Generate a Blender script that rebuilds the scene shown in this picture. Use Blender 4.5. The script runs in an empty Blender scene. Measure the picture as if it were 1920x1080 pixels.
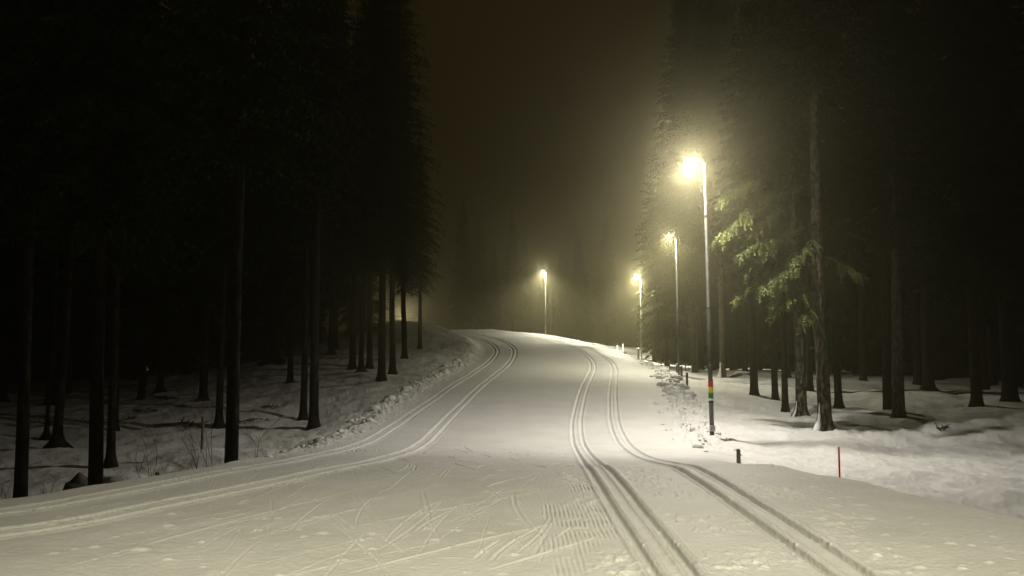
import bpy, math, random
import numpy as np
random.seed(7)
S = bpy.context.scene
COL = S.collection
F = 1400.0                       # focal length in photo pixels (photo is 1920 wide)
HORIZON = 640.0
PITCH = math.atan((HORIZON-540)/F)
CAMZ = 1.6

# ---------------------------------------------------------------- camera
cd = bpy.data.cameras.new('camera'); cam = bpy.data.objects.new('camera', cd); COL.objects.link(cam)
cam.location = (0, 0, CAMZ); cam.rotation_euler = (math.pi/2+PITCH, 0, 0)
cd.sensor_width = 36; cd.lens = 36*F/1920; cd.clip_start = .05; cd.clip_end = 900
S.camera = cam

# ---------------------------------------------------------------- night sky, exposure
w = bpy.data.worlds.new('World'); S.world = w; w.use_nodes = True
bg = w.node_tree.nodes['Background']
bg.inputs[0].default_value = (1.0, .70, .22, 1); bg.inputs[1].default_value = .015
vs = S.view_settings; vs.view_transform = 'Standard'; vs.look = 'None'; vs.exposure = 0; vs.gamma = 1; vs.use_curve_mapping = False
S.render.engine = 'CYCLES'
cy = S.cycles
cy.use_denoising = True
cy.max_bounces = 3; cy.diffuse_bounces = 1; cy.glossy_bounces = 1; cy.volume_bounces = 0; cy.transparent_max_bounces = 4
cy.sample_clamp_indirect = 4; cy.use_light_tree = True

LIGHT = (1.0, .94, .72)
LIGHT_NEAR = (1.0, .93, .82)
LIGHT_FORE = (1.0, .93, .68)
HAZE = .0078
POW = 3000

# ---------------------------------------------------------------- helpers
def prj(px, py, d):
    """world point seen at photo pixel (px,py) at distance d along the trail direction (world y)"""
    x = (px-960)/F; u = (540-py)/F
    dy = math.cos(PITCH)-u*math.sin(PITCH); dz = math.sin(PITCH)+u*math.cos(PITCH)
    return (x/dy*d, d, CAMZ+dz/dy*d)

def tag(o, label=None, cat=None, group=None, kind=None):
    if label: o['label'] = label
    if cat: o['category'] = cat
    if group: o['group'] = group
    if kind: o['kind'] = kind
    return o
def empty(name, loc, rz=0):
    o = bpy.data.objects.new(name, None); COL.objects.link(o); o.location = loc; o.rotation_euler = (0, 0, rz); o.empty_display_size = .2
    return o
def mesh_np(name, V, quads=None, tris=None, smooth=False):
    me = bpy.data.meshes.new(name)
    V = np.asarray(V, np.float32)
    loops = []; starts = []; n = 0
    if quads is not None and len(quads):
        q = np.asarray(quads, np.int32); loops.append(q.ravel()); starts.append(np.arange(len(q))*4); n += q.size
    if tris is not None and len(tris):
        t = np.asarray(tris, np.int32); loops.append(t.ravel()); starts.append(n+np.arange(len(t))*3)
    loops = np.concatenate(loops).astype(np.int32); starts = np.concatenate(starts).astype(np.int32)
    me.vertices.add(len(V)); me.vertices.foreach_set('co', V.ravel())
    me.loops.add(len(loops)); me.loops.foreach_set('vertex_index', loops)
    me.polygons.add(len(starts)); me.polygons.foreach_set('loop_start', starts)
    me.update(calc_edges=True)
    me.polygons.foreach_set('use_smooth', np.full(len(starts), smooth, bool))
    me.validate()
    return me
def link(name, me, m, parent=None, loc=None):
    o = bpy.data.objects.new(name, me); COL.objects.link(o)
    if m is not None and not me.materials: me.materials.append(m)
    if parent: o.parent = parent
    if loc: o.location = loc
    return o
class MB:
    def __init__(s): s.v = []; s.q = []; s.t = []
    def ring_tube(s, pts, rad, n=10, cap=True, sq=1.0):
        """tube along 3D points with radius per point"""
        pts = [np.array(p, float) for p in pts]; base = len(s.v)
        for i, p in enumerate(pts):
            d = pts[min(i+1, len(pts)-1)]-pts[max(i-1, 0)]; d /= np.linalg.norm(d)+1e-9
            a = np.cross(d, (0, 1, 0) if abs(d[1]) < .8 else (1, 0, 0)); a /= np.linalg.norm(a); b = np.cross(d, a)
            for k in range(n):
                t = 2*math.pi*k/n
                s.v.append(tuple(p+rad[i]*(a*math.cos(t)+b*math.sin(t)*sq)))
        for i in range(len(pts)-1):
            for k in range(n):
                k2 = (k+1) % n
                s.q.append((base+i*n+k, base+i*n+k2, base+(i+1)*n+k2, base+(i+1)*n+k))
        if cap:
            for i, fl in ((0, 1), (len(pts)-1, 0)):
                c = len(s.v); s.v.append(tuple(pts[i]))
                for k in range(n):
                    k2 = (k+1) % n; a_, b_ = base+i*n+k, base+i*n+k2
                    s.t.append((c, b_, a_) if fl else (c, a_, b_))
    def box(s, c, d, bev=0.0):
        x, y, z = (h/2 for h in d); b = len(s.v)
        e = min(bev, x*.6, y*.6, z*.6)
        if e <= 0:
            for sx, sy, sz in ((-1,-1,-1),(1,-1,-1),(1,1,-1),(-1,1,-1),(-1,-1,1),(1,-1,1),(1,1,1),(-1,1,1)):
                s.v.append((c[0]+sx*x, c[1]+sy*y, c[2]+sz*z))
            for f in ((0,3,2,1),(4,5,6,7),(0,1,5,4),(1,2,6,5),(2,3,7,6),(3,0,4,7)): s.q.append(tuple(b+i for i in f))
        else:
            L = [(-z, e), (-z+e, 0), (z-e, 0), (z, e)]
            for zz, ins in L:
                xx, yy = x-ins, y-ins
                for px, py in ((-xx+e,-yy),(xx-e,-yy),(xx,-yy+e),(xx,yy-e),(xx-e,yy),(-xx+e,yy),(-xx,yy-e),(-xx,-yy+e)):
                    s.v.append((c[0]+px, c[1]+py, c[2]+zz))
            for i in range(3):
                for k in range(8):
                    k2 = (k+1) % 8
                    s.q.append((b+i*8+k, b+i*8+k2, b+(i+1)*8+k2, b+(i+1)*8+k))
            for i, fl in ((0, 1), (3, 0)):
                cc = len(s.v); s.v.append((c[0], c[1], c[2]+(-z if fl else z)))
                for k in range(8):
                    k2 = (k+1) % 8
                    s.t.append((cc, b+i*8+k2, b+i*8+k) if fl else (cc, b+i*8+k, b+i*8+k2))
    def mesh(s, name, smooth=False): return mesh_np(name, s.v, s.q, s.t, smooth)
    def build(s, name, m, parent=None, loc=None, smooth=False): return link(name, s.mesh(name, smooth), m, parent, loc)

# value-gradient noise in numpy
_rng = np.random.RandomState(3)
_perm = _rng.permutation(4096); _gr = _rng.uniform(0, 2*math.pi, 4096); _gx, _gy = np.cos(_gr), np.sin(_gr)
def pn(x, y):
    xi = np.floor(x).astype(np.int64); yi = np.floor(y).astype(np.int64); fx = x-xi; fy = y-yi
    u = fx*fx*fx*(fx*(fx*6-15)+10); v = fy*fy*fy*(fy*(fy*6-15)+10)
    def g(ix, iy, dx, dy):
        h = _perm[(_perm[ix & 4095]+iy) & 4095]
        return _gx[h]*dx+_gy[h]*dy
    a = g(xi, yi, fx, fy); b = g(xi+1, yi, fx-1, fy); c = g(xi, yi+1, fx, fy-1); d = g(xi+1, yi+1, fx-1, fy-1)
    return (a+(b-a)*u)*(1-v)+(c+(d-c)*u)*v
def fbm(x, y, o=3, off=0.0):
    r = 0; a = 1.0
    for k in range(o):
        r = r+a*pn(x+off+k*17.3, y-off+k*9.1); x = x*2.03; y = y*2.03; a *= .5
    return r
def sstep(a, b, x):
    t = np.clip((x-a)/(b-a), 0, 1); return t*t*(3-2*t)

# ---------------------------------------------------------------- materials
def mat(name, rgb, rough=.7, spec=.3, metal=0):
    m = bpy.data.materials.new(name); m.use_nodes = True; b = m.node_tree.nodes['Principled BSDF']
    b.inputs['Base Color'].default_value = (*rgb, 1); b.inputs['Roughness'].default_value = rough
    b.inputs['Specular IOR Level'].default_value = spec; b.inputs['Metallic'].default_value = metal
    return m
def vary(m, c1, c2, scale=4, detail=5, lo=.35, hi=.65, vec=(1, 1, 1), bump=0, bdist=.01, bscale=None):
    nt = m.node_tree; N = nt.nodes; L = nt.links; b = N['Principled BSDF']
    tc = N.new('ShaderNodeTexCoord'); mp = N.new('ShaderNodeMapping'); mp.inputs['Scale'].default_value = vec
    L.new(tc.outputs['Object'], mp.inputs[0])
    n = N.new('ShaderNodeTexNoise'); n.inputs['Scale'].default_value = scale; n.inputs['Detail'].default_value = detail
    L.new(mp.outputs[0], n.inputs['Vector'])
    r = N.new('ShaderNodeValToRGB'); r.color_ramp.elements[0].position = lo; r.color_ramp.elements[1].position = hi
    r.color_ramp.elements[0].color = (*c1, 1); r.color_ramp.elements[1].color = (*c2, 1)
    L.new(n.outputs['Fac'], r.inputs[0]); L.new(r.outputs[0], b.inputs['Base Color'])
    if bump:
        n2 = N.new('ShaderNodeTexNoise'); n2.inputs['Scale'].default_value = bscale or scale*2; n2.inputs['Detail'].default_value = 6
        L.new(mp.outputs[0], n2.inputs['Vector'])
        bp = N.new('ShaderNodeBump'); bp.inputs['Strength'].default_value = bump; bp.inputs['Distance'].default_value = bdist
        L.new(n2.outputs['Fac'], bp.inputs['Height']); L.new(bp.outputs[0], b.inputs['Normal'])
    return m
M = {}
M['snow'] = vary(mat('snow', (.8, .8, .78), .6, .25), (.74, .74, .71), (.84, .84, .82), scale=1.3, lo=.3, hi=.7, bump=.5, bdist=.016, bscale=24)
M['floor_snow'] = M['snow']
M['bark'] = vary(mat('bark', (.06, .05, .035), .9, .15), (.014, .011, .008), (.115, .102, .072), scale=13, vec=(1, 1, .4), lo=.44, hi=.62, bump=1, bdist=.03, bscale=14)  # paler copy for trunks near the lamps, lamplight put into the colour
M['bark_dark'] = vary(mat('bark_dark', (.03, .025, .018), .95, .08), (.004, .0035, .003), (.024, .021, .015), scale=9, vec=(1, 1, .35), lo=.38, hi=.68, bump=1, bdist=.03, bscale=14)  # same bark darkened, so the lack of light is in the colour
M['needles'] = vary(mat('needles', (.05, .08, .02), .9, .02), (.006, .010, .003), (.022, .030, .008), scale=1.6)
M['needles_lit'] = vary(mat('needles_fresh', (.09, .13, .035), .65, .3), (.06, .08, .02), (.13, .155, .045), scale=2.5)  # brighter copy of the needles, lamplight on the boughs painted in
M['twig'] = mat('twig', (.07, .05, .035), .9)
M['galv'] = vary(mat('galvanised_steel', (.3, .3, .28), .5, .5, .3), (.045, .045, .04), (.085, .085, .075), scale=6, bump=.15, bdist=.004)
M['head'] = mat('lamp_housing', (.25, .25, .24), .5, .4)
M['red'] = mat('red_band', (.55, .04, .02), .5); M['yellow'] = mat('yellow_band', (.75, .60, .06), .5)
M['green'] = mat('green_band', (.02, .22, .07), .5); M['white'] = mat('white_band', (.75, .75, .72), .5); M['black'] = mat('black_band', (.02, .02, .02), .5)
M['sticker'] = mat('sticker_face', (.5, .5, .46), .5); M['sticker_print'] = mat('sticker_print', (.2, .2, .18), .6)
M['wood'] = vary(mat('weathered_wood', (.12, .1, .07), .85), (.07, .058, .04), (.2, .17, .12), scale=8, vec=(1, 1, .2), bump=.6, bdist=.01)
M['stick'] = mat('red_stick', (.5, .035, .015), .45)
M['rock'] = vary(mat('rock', (.1, .09, .075), .85), (.05, .042, .034), (.14, .125, .1), scale=5, bump=.8, bdist=.03)
def emis(name, col, st):
    m = mat(name, (1, 1, 1)); b = m.node_tree.nodes['Principled BSDF']
    b.inputs['Emission Color'].default_value = (*col, 1); b.inputs['Emission Strength'].default_value = st
    return m
M['lens'] = emis('lamp_lens', (1, .93, .72), 60)

# ---------------------------------------------------------------- terrain model
def tps(P, smooth=0.0):
    P = np.array(P, float); X = P[:, :2]; n = len(P)
    r = np.sqrt(((X[:, None]-X[None])**2).sum(-1))
    K = -r+np.eye(n)*smooth; A = np.zeros((n+3, n+3)); A[:n, :n] = K; A[:n, n] = 1; A[:n, n+1:] = X; A[n, :n] = 1; A[n+1:, :n] = X.T
    W = np.linalg.solve(A, np.concatenate([P[:, 2], [0, 0, 0]]))
    def f(x, y):
        x = np.asarray(x, float); y = np.asarray(y, float)
        o = W[n]+W[n+1]*x+W[n+2]*y
        for i in range(n): o = o-W[i]*np.sqrt((x-X[i, 0])**2+(y-X[i, 1])**2)
        return o
    return f
# left lane (outer track) and right lane (inner track) centrelines, metres
L1 = [(-40,-1),(-25,2.0),(-12,4.7),(-8,5.85),(-4.85,7.07),(-4.27,7.86),(-3.72,9.3),(-3.45,11.5),(-3.45,15),(-3.55,19),(-3.43,24),(-2.95,29.5),(-2.14,37.5),(-1.41,44),(-1.07,50),(-1.2,54.5),(-2.0,58.5),(-3.6,62.5),(-6,66.5),(-12,71),(-25,75)]
R1 = [(1.12,-30),(1.12,0),(1.12,5.1),(1.12,8.4),(1.32,12.4),(1.58,16.3),(1.80,20.7),(2.05,24),(2.6,28.5),(3.3,33.5),(4.1,39),(4.65,43),(4.9,47),(4.7,51),(3.8,56),(2.0,61),(-.9,66.5),(-5,71.5),(-12,76),(-25,80)]
def catmull(P, step=.15):
    P = [np.array(p, float) for p in P]; P = [2*P[0]-P[1]]+P+[2*P[-1]-P[-2]]; out = []
    for i in range(1, len(P)-2):
        a, b, c, d = P[i-1:i+3]; n = max(2, int(np.linalg.norm(c-b)/step))
        ta, tb, tc_, td = 0, *np.cumsum([np.linalg.norm(b-a)**.5, np.linalg.norm(c-b)**.5, np.linalg.norm(d-c)**.5])
        for k in range(n):
            t = tb+(tc_-tb)*k/n
            A1 = (tb-t)/(tb-ta)*a+(t-ta)/(tb-ta)*b; A2 = (tc_-t)/(tc_-tb)*b+(t-tb)/(tc_-tb)*c; A3 = (td-t)/(td-tc_)*c+(t-tc_)/(td-tc_)*d
            B1 = (tc_-t)/(tc_-ta)*A1+(t-ta)/(tc_-ta)*A2; B2 = (td-t)/(td-tb)*A2+(t-tb)/(td-tb)*A3
            out.append((tc_-t)/(tc_-tb)*B1+(t-tb)/(tc_-tb)*B2)
    out.append(P[-2]); return np.array(out)
def offset(C, o):
    T = np.gradient(C, axis=0); T /= np.linalg.norm(T, axis=1)[:, None]
    return C+np.stack([T[:, 1], -T[:, 0]], 1)*o          # + = right of travel
l1 = catmull(L1); r1 = catmull(R1)
lw = np.interp(l1[:, 1], [0, 8, 12, 20, 40, 80], [.95, .97, 1.3, 1.35, 1.25, 1.2])[:, None]
Tl = np.gradient(l1, axis=0); Tl /= np.linalg.norm(Tl, axis=1)[:, None]
l2 = l1+np.stack([Tl[:, 1], -Tl[:, 0]], 1)*lw
r2 = offset(r1, 1.2)
TRACKS = [l1, l2, r1, r2]

# road surface control points
RP = []
def prof(y): return float(np.interp(y, [-30, 0, 6, 8.4, 10, 12.4, 16.3, 20.5, 23, 28, 33, 39, 43, 47, 51, 56, 61, 66.5, 71, 78, 90],
                                    [0, 0, 0, -.02, -.13, -.42, -.86, -1.13, -1.05, -.66, -.29, -.07, .08, .5, .98, 1.40, 1.90, 2.45, 2.72, 2.55, 1.6]))
for (x, y) in R1+[(2.4, 5), (2.5, 8.4), (2.9, 14), (3.2, 20), (3.3, 24), (4.6, 31), (6.1, 45), (5.6, 54)]: RP.append((x, y, prof(y)))
def profL(y): return float(np.interp(y, [-30, 5, 8, 9.5, 12.5, 15.5, 19, 24, 29.5, 37.5, 44, 50, 54.5, 58.5, 62.5, 66.5, 71, 76],
                                     [0, 0, 0, -.04, -.33, -.62, -.90, -.90, -.62, -.14, .32, .78, 1.13, 1.56, 2.0, 2.40, 2.75, 2.6]))
for (x, y) in L1: RP.append((x, y, profL(y) if x > -7 or y > 50 else 0.0))
for (x, y, z) in [(-1, 5, .0), (-1, 9, -.04), (-1, 13, -.4), (-1, 18, -.93), (-.6, 24, -.97), (0, 30, -.52), (1, 38, -.08), (2, 46, .45), (2, 54, 1.2), (0, 60, 1.85), (-2, 70, 2.74), (0, 71, 2.5),
                  (-3, 0, 0), (-8, 0, 0), (-20, -5, 0), (4, 3, 0), (4, 6.5, 0), (3.7, 9, -.04), (3.4, 10.6, -.12), (8, 0, 0), (8, -20, 0), (0, -30, 0), (7.8, 45, .0), (7.4, 52, .5), (5.6, 58, 1.1), (3, 64, 1.9), (4.5, 17, -.95), (5, 24, -1.0), (6.3, 31, -.6), (7.4, 38, -.3)]: RP.append((x, y, z))
RZ = tps(RP, .02)
# trees: px, py of the base in the photo, distance, trunk width px, kind, lean, label   (py None = base hidden behind the trail edge)
T_LEFT = [
 (53, None, 14.5, 23, 'tall', 'dark bare trunk at the far left edge, cut off below by the snowy trail'),
 (97, 820, 26, 7, 'tall', 'thin dark trunk between the leftmost thick trunk and a flared one'),
 (117, 838, 22.5, 16, 'tall', 'dark trunk with a widely flared foot, left of the boulder'),
 (192, None, 14.2, 26, 'tall', 'thick dark trunk standing right beside the dark boulder'),
 (217, 871, 19.6, 15, 'tall', 'dark trunk close behind and right of the thick trunk by the boulder'),
 (224, 808, 27, 10, 'tall', 'narrow dark trunk half hidden by the trunk in front of it, near the boulder'),
 (304, 737, 38, 11, 'tall', 'distant dark trunk with a flared foot, alone above the fallen branches'),
 (416, 799, 26, 13, 'tall', 'slim dark trunk just left of the thick rough trunk at the trail edge'),
 (440, None, 15, 25, 'tall', 'thick rough barked trunk with its foot hidden by the ski tracks'),
 (572, 786, 28, 13, 'tall', 'left trunk of the close pair beside the bend of the left ski tracks'),
 (592, 805, 25, 18, 'tall', 'right and thicker trunk of the close pair beside the left ski tracks'),
 (516, 678, 43, 20, 'tall', 'dark trunk with broad foot before the lit gaps deep in the left woods'),
 (662, 692, 41, 13, 'tall', 'dark trunk, leftmost of the clump below the snowy slope on the left'),
 (678, 699, 39.5, 10, 'tall', 'narrow trunk inside the clump left of the slope, next to a flared one'),
 (694, 690, 42, 11, 'tall', 'dark trunk at the back of the clump left of the slope'),
 (717, 711, 35, 15, 'edge', 'spruce nearest the snow rubble in the left clump, its crown against the sky'),
 (737, 701, 37.5, 12, 'edge', 'spruce just right of the front one in the left clump'),
 (759, 673, 44, 11, 'mid', 'spruce with drooping twig halfway up the snowy slope on the left'),
 (788, 655, 50, 8, 'mid', 'slim spruce standing alone highest on the snowy slope, in fog'),
]
T_RIGHT = [
 (1299, 700, 50, 9, 'edge', 'tall trunk in fog between the second lamp post and the striped lamp post'),
 (1353, 709, 46, 12, 'edge', 'pale lit trunk with snow at its foot just right of the striped lamp post'),
 (1395, 697, 52, 9, 'tall', 'dim trunk in the woods behind, right of the pale lit trunk'),
 (1411, 745, 34, 15, 'tall', 'dark trunk nearest the striped post among the row of trunks on the right'),
 (1450, 754, 32, 12, 'tall', 'second dark trunk of the row right of the striped lamp post'),
 (1468, 774, 28.5, 12, 'hero', 'spruce with lit yellow green drooping branches beside the bright lamp'),
 (1498, 780, 27.5, 20, 'hero2', 'dark trunk with snow plastered on its left foot, close left of the big rough trunk'),
 (1541, 808, 22.5, 25, 'bare', 'big rough barked trunk with white snow spike at its foot'),
 (1515, 735, 38, 12, 'tall', 'dark trunk seen behind the big rough trunk, to its left'),
 (1568, 768, 30, 14, 'tall', 'slim trunk directly right of the big rough trunk'),
 (1615, 717, 45, 12, 'tall', 'distant trunk behind snow mounds, right of the slim trunk'),
 (1659, 778, 27.5, 17, 'tall', 'dark trunk, left one of the close pair in the middle of the right woods'),
 (1679, 788, 25.7, 21, 'tall', 'brown lit trunk, right one of the close pair in the middle of the right woods'),
 (1717, 722, 42, 14, 'tall', 'far dark trunk just left of the trunk standing on a mound'),
 (1736, 737, 37, 20, 'tall', 'dark trunk with broad foot standing on a snow mound right of the close pair'),
 (1856, 727, 40, 15, 'tall', 'dim trunk left of the last thick trunk at the right edge'),
 (1887, 758, 31, 26, 'tall', 'last thick dark trunk near the right edge of the woods'),
 (1249, 688, 58, 8, 'far', 'foggy spruce behind the short posts, left of the second lamp post'),
 (1226, 683, 66, 8, 'far', 'foggy spruce whose twigs reach in front of the third lamp'),
]
# woodland floor control points
FP = []
for (px, py, d) in [(t[0], t[1], t[2]) for t in T_LEFT+T_RIGHT if t[1]]: FP.append(prj(px, py, d))
for (px, py, d) in [(1331, 830, 20), (1271, 705, 40), (1202, 678, 65), (386, 842, 20), (500, 845, 19), (650, 815, 20), (740, 752, 27), (800, 722, 32), (860, 690, 40), (885, 668, 46), (850, 650, 50), (830, 640, 54), (810, 628, 58), (770, 604, 64), (735, 602, 66),
                    (700, 604, 68), (680, 640, 55), (620, 640, 62), (560, 650, 58),
                    (1379, 870, 17), (1500, 860, 18), (1600, 900, 14.5), (1750, 900, 14.5), (1850, 925, 12.5), (1850, 830, 22), (1700, 840, 21), (1440, 830, 20.5)]: FP.append(prj(px, py, d))
FP += [(-8, 14.5, -1.75), (-7, 11.5, -1.75), (-12, 12, -1.75), (-5.5, 15, -1.6), (-6, 20, -1.5), (-14, 20, -1.65), (-25, 20, -1.7), (-40, 20, -1.6), (-22, 30, -1.45), (-35, 34, -1.2), (-25, 45, -1.0), (-45, 50, -1.3),
       (-30, 62, -1.4), (-40, 85, -2.2), (-24, 75, .6), (-16, 66, 2.2), (-60, 60, -1.5), (-20, 95, .5), (-60, 110, -2.5), (-13, 5.5, -1.2), (-30, 0, -1), (-8, -25, -1), (8, 14, -1.0), (10, 8, -1.0), (6, 12, -1.0), (6, 8, -.95), (8.5, 4, -.9), (9, -10, -.8),
       (16, 15, -1.0), (25, 20, -1.0), (25, 5, -.9), (40, 20, -.9), (28, 45, -.9), (40, 60, -.9), (20, 60, -.8), (14, 52, -.6), (11.5, 58, -.35), (10, 70, .0), (8, 80, 1), (0, 84, 2.2), (-8, 86, 2.2), (4, 88, 2.2), (20, 85, -.5), (0, 120, 1), (40, 120, 0), (60, 40, -1), (-60, 20, -1.5), (0, 150, 1), (60, 90, 0)]
FZ = tps(FP, .02)
EDGE_L = [(-60,-4),(-40,1.0),(-25,3.7),(-12,5.9),(-8,6.85),(-5.3,7.8),(-4.75,8.6),(-4.35,10.2),(-4.25,12.5),(-4.3,16),(-4.3,20),(-4.1,26),(-3.5,33),(-2.8,40),(-2.1,46),(-1.9,51),(-2.3,56),(-3.4,60),(-5.5,64.5),(-9,68),(-16,71),(-30,74)]
EDGE_R = [(-30,86),(-14,82),(-5,78.5),(1,72.5),(4.6,66),(6.9,60),(8.2,53),(8.3,46),(7.8,40),(6.7,32),(5.7,26),(5.0,21.5),(4.4,17.5),(3.8,14),(3.6,11.7),(3.85,9.9),(4.22,8.7),(4.66,7.2),(5.1,6),(5.6,3),(6.5,-5),(7,-30)]
def resample(P, n=1.0): return catmull(P, n)
POLY = np.concatenate([resample(EDGE_L, .8), resample(EDGE_R, .8), [(-60, -30)]])
def seg_dist(x, y, P, closed=False):
    d = np.full(x.shape, 1e9)
    m = len(P) if closed else len(P)-1
    for i in range(m):
        a = P[i]; b = P[(i+1) % len(P)]; v = b-a; L = v@v+1e-12
        t = np.clip(((x-a[0])*v[0]+(y-a[1])*v[1])/L, 0, 1)
        d = np.minimum(d, (x-a[0]-t*v[0])**2+(y-a[1]-t*v[1])**2)
    return np.sqrt(d)
def inside(x, y, P):
    c = np.zeros(x.shape, bool); j = len(P)-1
    for i in range(len(P)):
        xi, yi = P[i]; xj, yj = P[j]
        if yi != yj:
            c ^= ((yi > y) != (yj > y)) & (x < (xj-xi)*(y-yi)/(yj-yi)+xi)
        j = i
    return c
# bake the smooth model on a lattice, then read it bilinearly
GX0, GY0, GS, GNX, GNY = -62.0, -32.0, .25, 496, 760
gx, gy = np.meshgrid(GX0+GS*np.arange(GNX), GY0+GS*np.arange(GNY))
_R = RZ(gx, gy); _F = FZ(gx, gy)
_s = seg_dist(gx, gy, POLY[:-1]); _in = inside(gx, gy, POLY); _s = np.where(_in, _s, -_s)
def lat(G, x, y):
    u = np.clip((x-GX0)/GS, 0, GNX-1.001); v = np.clip((y-GY0)/GS, 0, GNY-1.001); i = u.astype(int); j = v.astype(int); fu = u-i; fv = v-j
    return (G[j, i]*(1-fu)+G[j, i+1]*fu)*(1-fv)+(G[j+1, i]*(1-fu)+G[j+1, i+1]*fu)*fv
def base(x, y):
    x = np.asarray(x, float); y = np.asarray(y, float)
    s = lat(_s, x, y); wob = .10*pn(x*1.1, y*1.1)+.05*pn(x*3.7, y*3.7)
    t = sstep(-1.0, .12, s+wob)
    return lat(_F, x, y)*(1-t)+lat(_R, x, y)*t, s
def gz(x, y): return float(base(np.array([x]), np.array([y]))[0][0])

# ---- the snow sheet: a polar grid, finest where the trail is near
r = [.15, .5, 1, 1.6, 2.2, 2.8, 3.4, 3.8]; 
while r[-1] < 24: r.append(r[-1]+max(.010, min(.10, r[-1]**2/2600 if r[-1] < 13 else .065+(r[-1]-13)*.02)))
while r[-1] < 92: r.append(r[-1]+min(.17, r[-1]**2/1900*.8+.04))
while r[-1] < 260: r.append(r[-1]*1.05)
r = np.array(r)
th = np.concatenate([np.linspace(-38.5, 38.5, 1350), np.linspace(38.5, 321.5, 130)[1:-1]])*math.pi/180
RR, TH = np.meshgrid(r, th, indexing='ij'); X = RR*np.sin(TH); Y = RR*np.cos(TH)
Z, SD = base(X, Y)
out = sstep(.1, -.7, SD)                      # 1 off the trail
side_r = (X > 0)
# woodland snow: gentle mounds, hollows round trunks
nearby = (RR < 100)
Z += out*(.16*pn(X*.45, Y*.45)+.07*pn(X*1.3+5, Y*1.3)+.03*fbm(X*3.1, Y*3.1, 3))
Z += out*side_r*np.where(Y > 21, 1, sstep(17, 22, Y))*.30*np.abs(pn(X*.33+3, Y*.28+8))
Z += out*.03*np.maximum(0, fbm(X*5.5, Y*5.5, 2, 4.0)-.1)
# pressed trail
inn = 1-out
Z += inn*(.010*pn(X*.9, Y*.9)+.004*pn(X*4, Y*4)+.0022*fbm(X*12, Y*15, 3))
# rubble thrown up along the edges
def band(c, wd): return np.exp(-((SD-c)/wd)**2)
clod = np.maximum(0, fbm(X*3.3+2, Y*3.3, 3, 2.0)+.05); clod2 = np.abs(pn(X*7.1, Y*7.1))+.5*np.abs(pn(X*15, Y*15))
eR = side_r*sstep(17, 21, Y)*sstep(64, 50, Y)
eL = (~side_r)*(sstep(11, 15, Y)*sstep(50, 40, Y))
Z += eR*band(-.35, .55)*(.26*clod+.07*clod2)
Z += eL*band(-.45, .6)*(.15*clod+.05*clod2)
Z += band(-.15, .25)*.02
# ski tracks
gA = np.zeros_like(Z)
for C in TRACKS:
    for o in (-.135, .135):
        G = offset(C, o)
        # distance through a cached lattice would blur: do it locally in chunks
        for i0 in range(0, len(G)-1, 12):
            ch = G[i0:i0+13]
            x0, x1 = ch[:, 0].min()-.16, ch[:, 0].max()+.16; y0, y1 = ch[:, 1].min()-.16, ch[:, 1].max()+.16
            if y1 < 2: continue
            ra, rb = math.hypot(0 if x0 < 0 < x1 else min(abs(x0), abs(x1)), max(y0, 0)), math.hypot(max(abs(x0), abs(x1)), y1)
            ia, ib = np.searchsorted(r, [ra-.05, rb+.05])
            xs, ys = X[ia:ib], Y[ia:ib]
            m = (xs > x0) & (xs < x1) & (ys > y0) & (ys < y1)
            if not m.any(): continue
            d = seg_dist(xs[m], ys[m], ch)
            wv = .007*pn(xs[m]*9, ys[m]*9)
            wn = .034+np.clip((ys[m]-15)/60, 0, 1)*.02
            g = np.where(xs[m] < -2.5, .6, 1)*(-.050)*(1-sstep(wn*.8, wn*1.25, d+wv))+.014*np.exp(-((d-.075)/.022)**2)
            sub = gA[ia:ib]; cur = sub[m]; sub[m] = np.where(np.abs(g) > np.abs(cur), g, cur)
Z += gA*sstep(-.3, .1, SD)
# ski skating scratches, pole marks, corduroy, crumbs on the near snow
rs = np.random.RandomState(11)
ib = np.searchsorted(r, 22)
def stamp(P, wd, dep, ridge):
    P = np.array(P); x0, x1 = P[:, 0].min()-.12, P[:, 0].max()+.12; y0, y1 = P[:, 1].min()-.12, P[:, 1].max()+.12
    ra, rb = max(2, math.hypot(0 if x0 < 0 < x1 else min(abs(x0), abs(x1)), max(y0, 0))), math.hypot(max(abs(x0), abs(x1)), y1)
    ia, ib2 = np.searchsorted(r, [ra-.05, rb+.05]); xs, ys = X[ia:ib2], Y[ia:ib2]
    m = (xs > x0) & (xs < x1) & (ys > y0) & (ys < y1)
    if not m.any(): return
    d = seg_dist(xs[m], ys[m], P); f = np.abs(((xs[m]-P[0, 0])*(P[-1, 0]-P[0, 0])+(ys[m]-P[0, 1])*(P[-1, 1]-P[0, 1]))/(((P[-1]-P[0])**2).sum()+1e-9)-.5)*2
    fade = 1-np.clip(f, 0, 1)**4
    sub = Z[ia:ib2]; sub[m] += fade*(-dep*np.exp(-(d/wd)**2)+ridge*np.exp(-((d-wd*2)/(wd*.9))**2))
for k in range(260):
    y = 4.6+rs.rand()**.9*12; x = rs.uniform(-.62*y, .12*y); 
    if rs.rand() < .12: x = rs.uniform(-.2*y, .5*y)
    a = math.radians(rs.choice([-1, 1])*rs.uniform(1, 34)+rs.normal(0, 5)-x*6); ln = rs.uniform(.4, 2.0); bend = rs.uniform(-.2, .2)
    P = [(x+math.sin(a)*ln*t+math.cos(a)*bend*ln*t*t, y+math.cos(a)*ln*t-math.sin(a)*bend*ln*t*t) for t in np.linspace(0, 1, 6)]
    stamp(P, (1+(y-5)*.06)*rs.uniform(.006, .013), (1+(y-5)*.14)*rs.uniform(.002, .008), (1+(y-5)*.12)*rs.uniform(.0005, .005))
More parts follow.
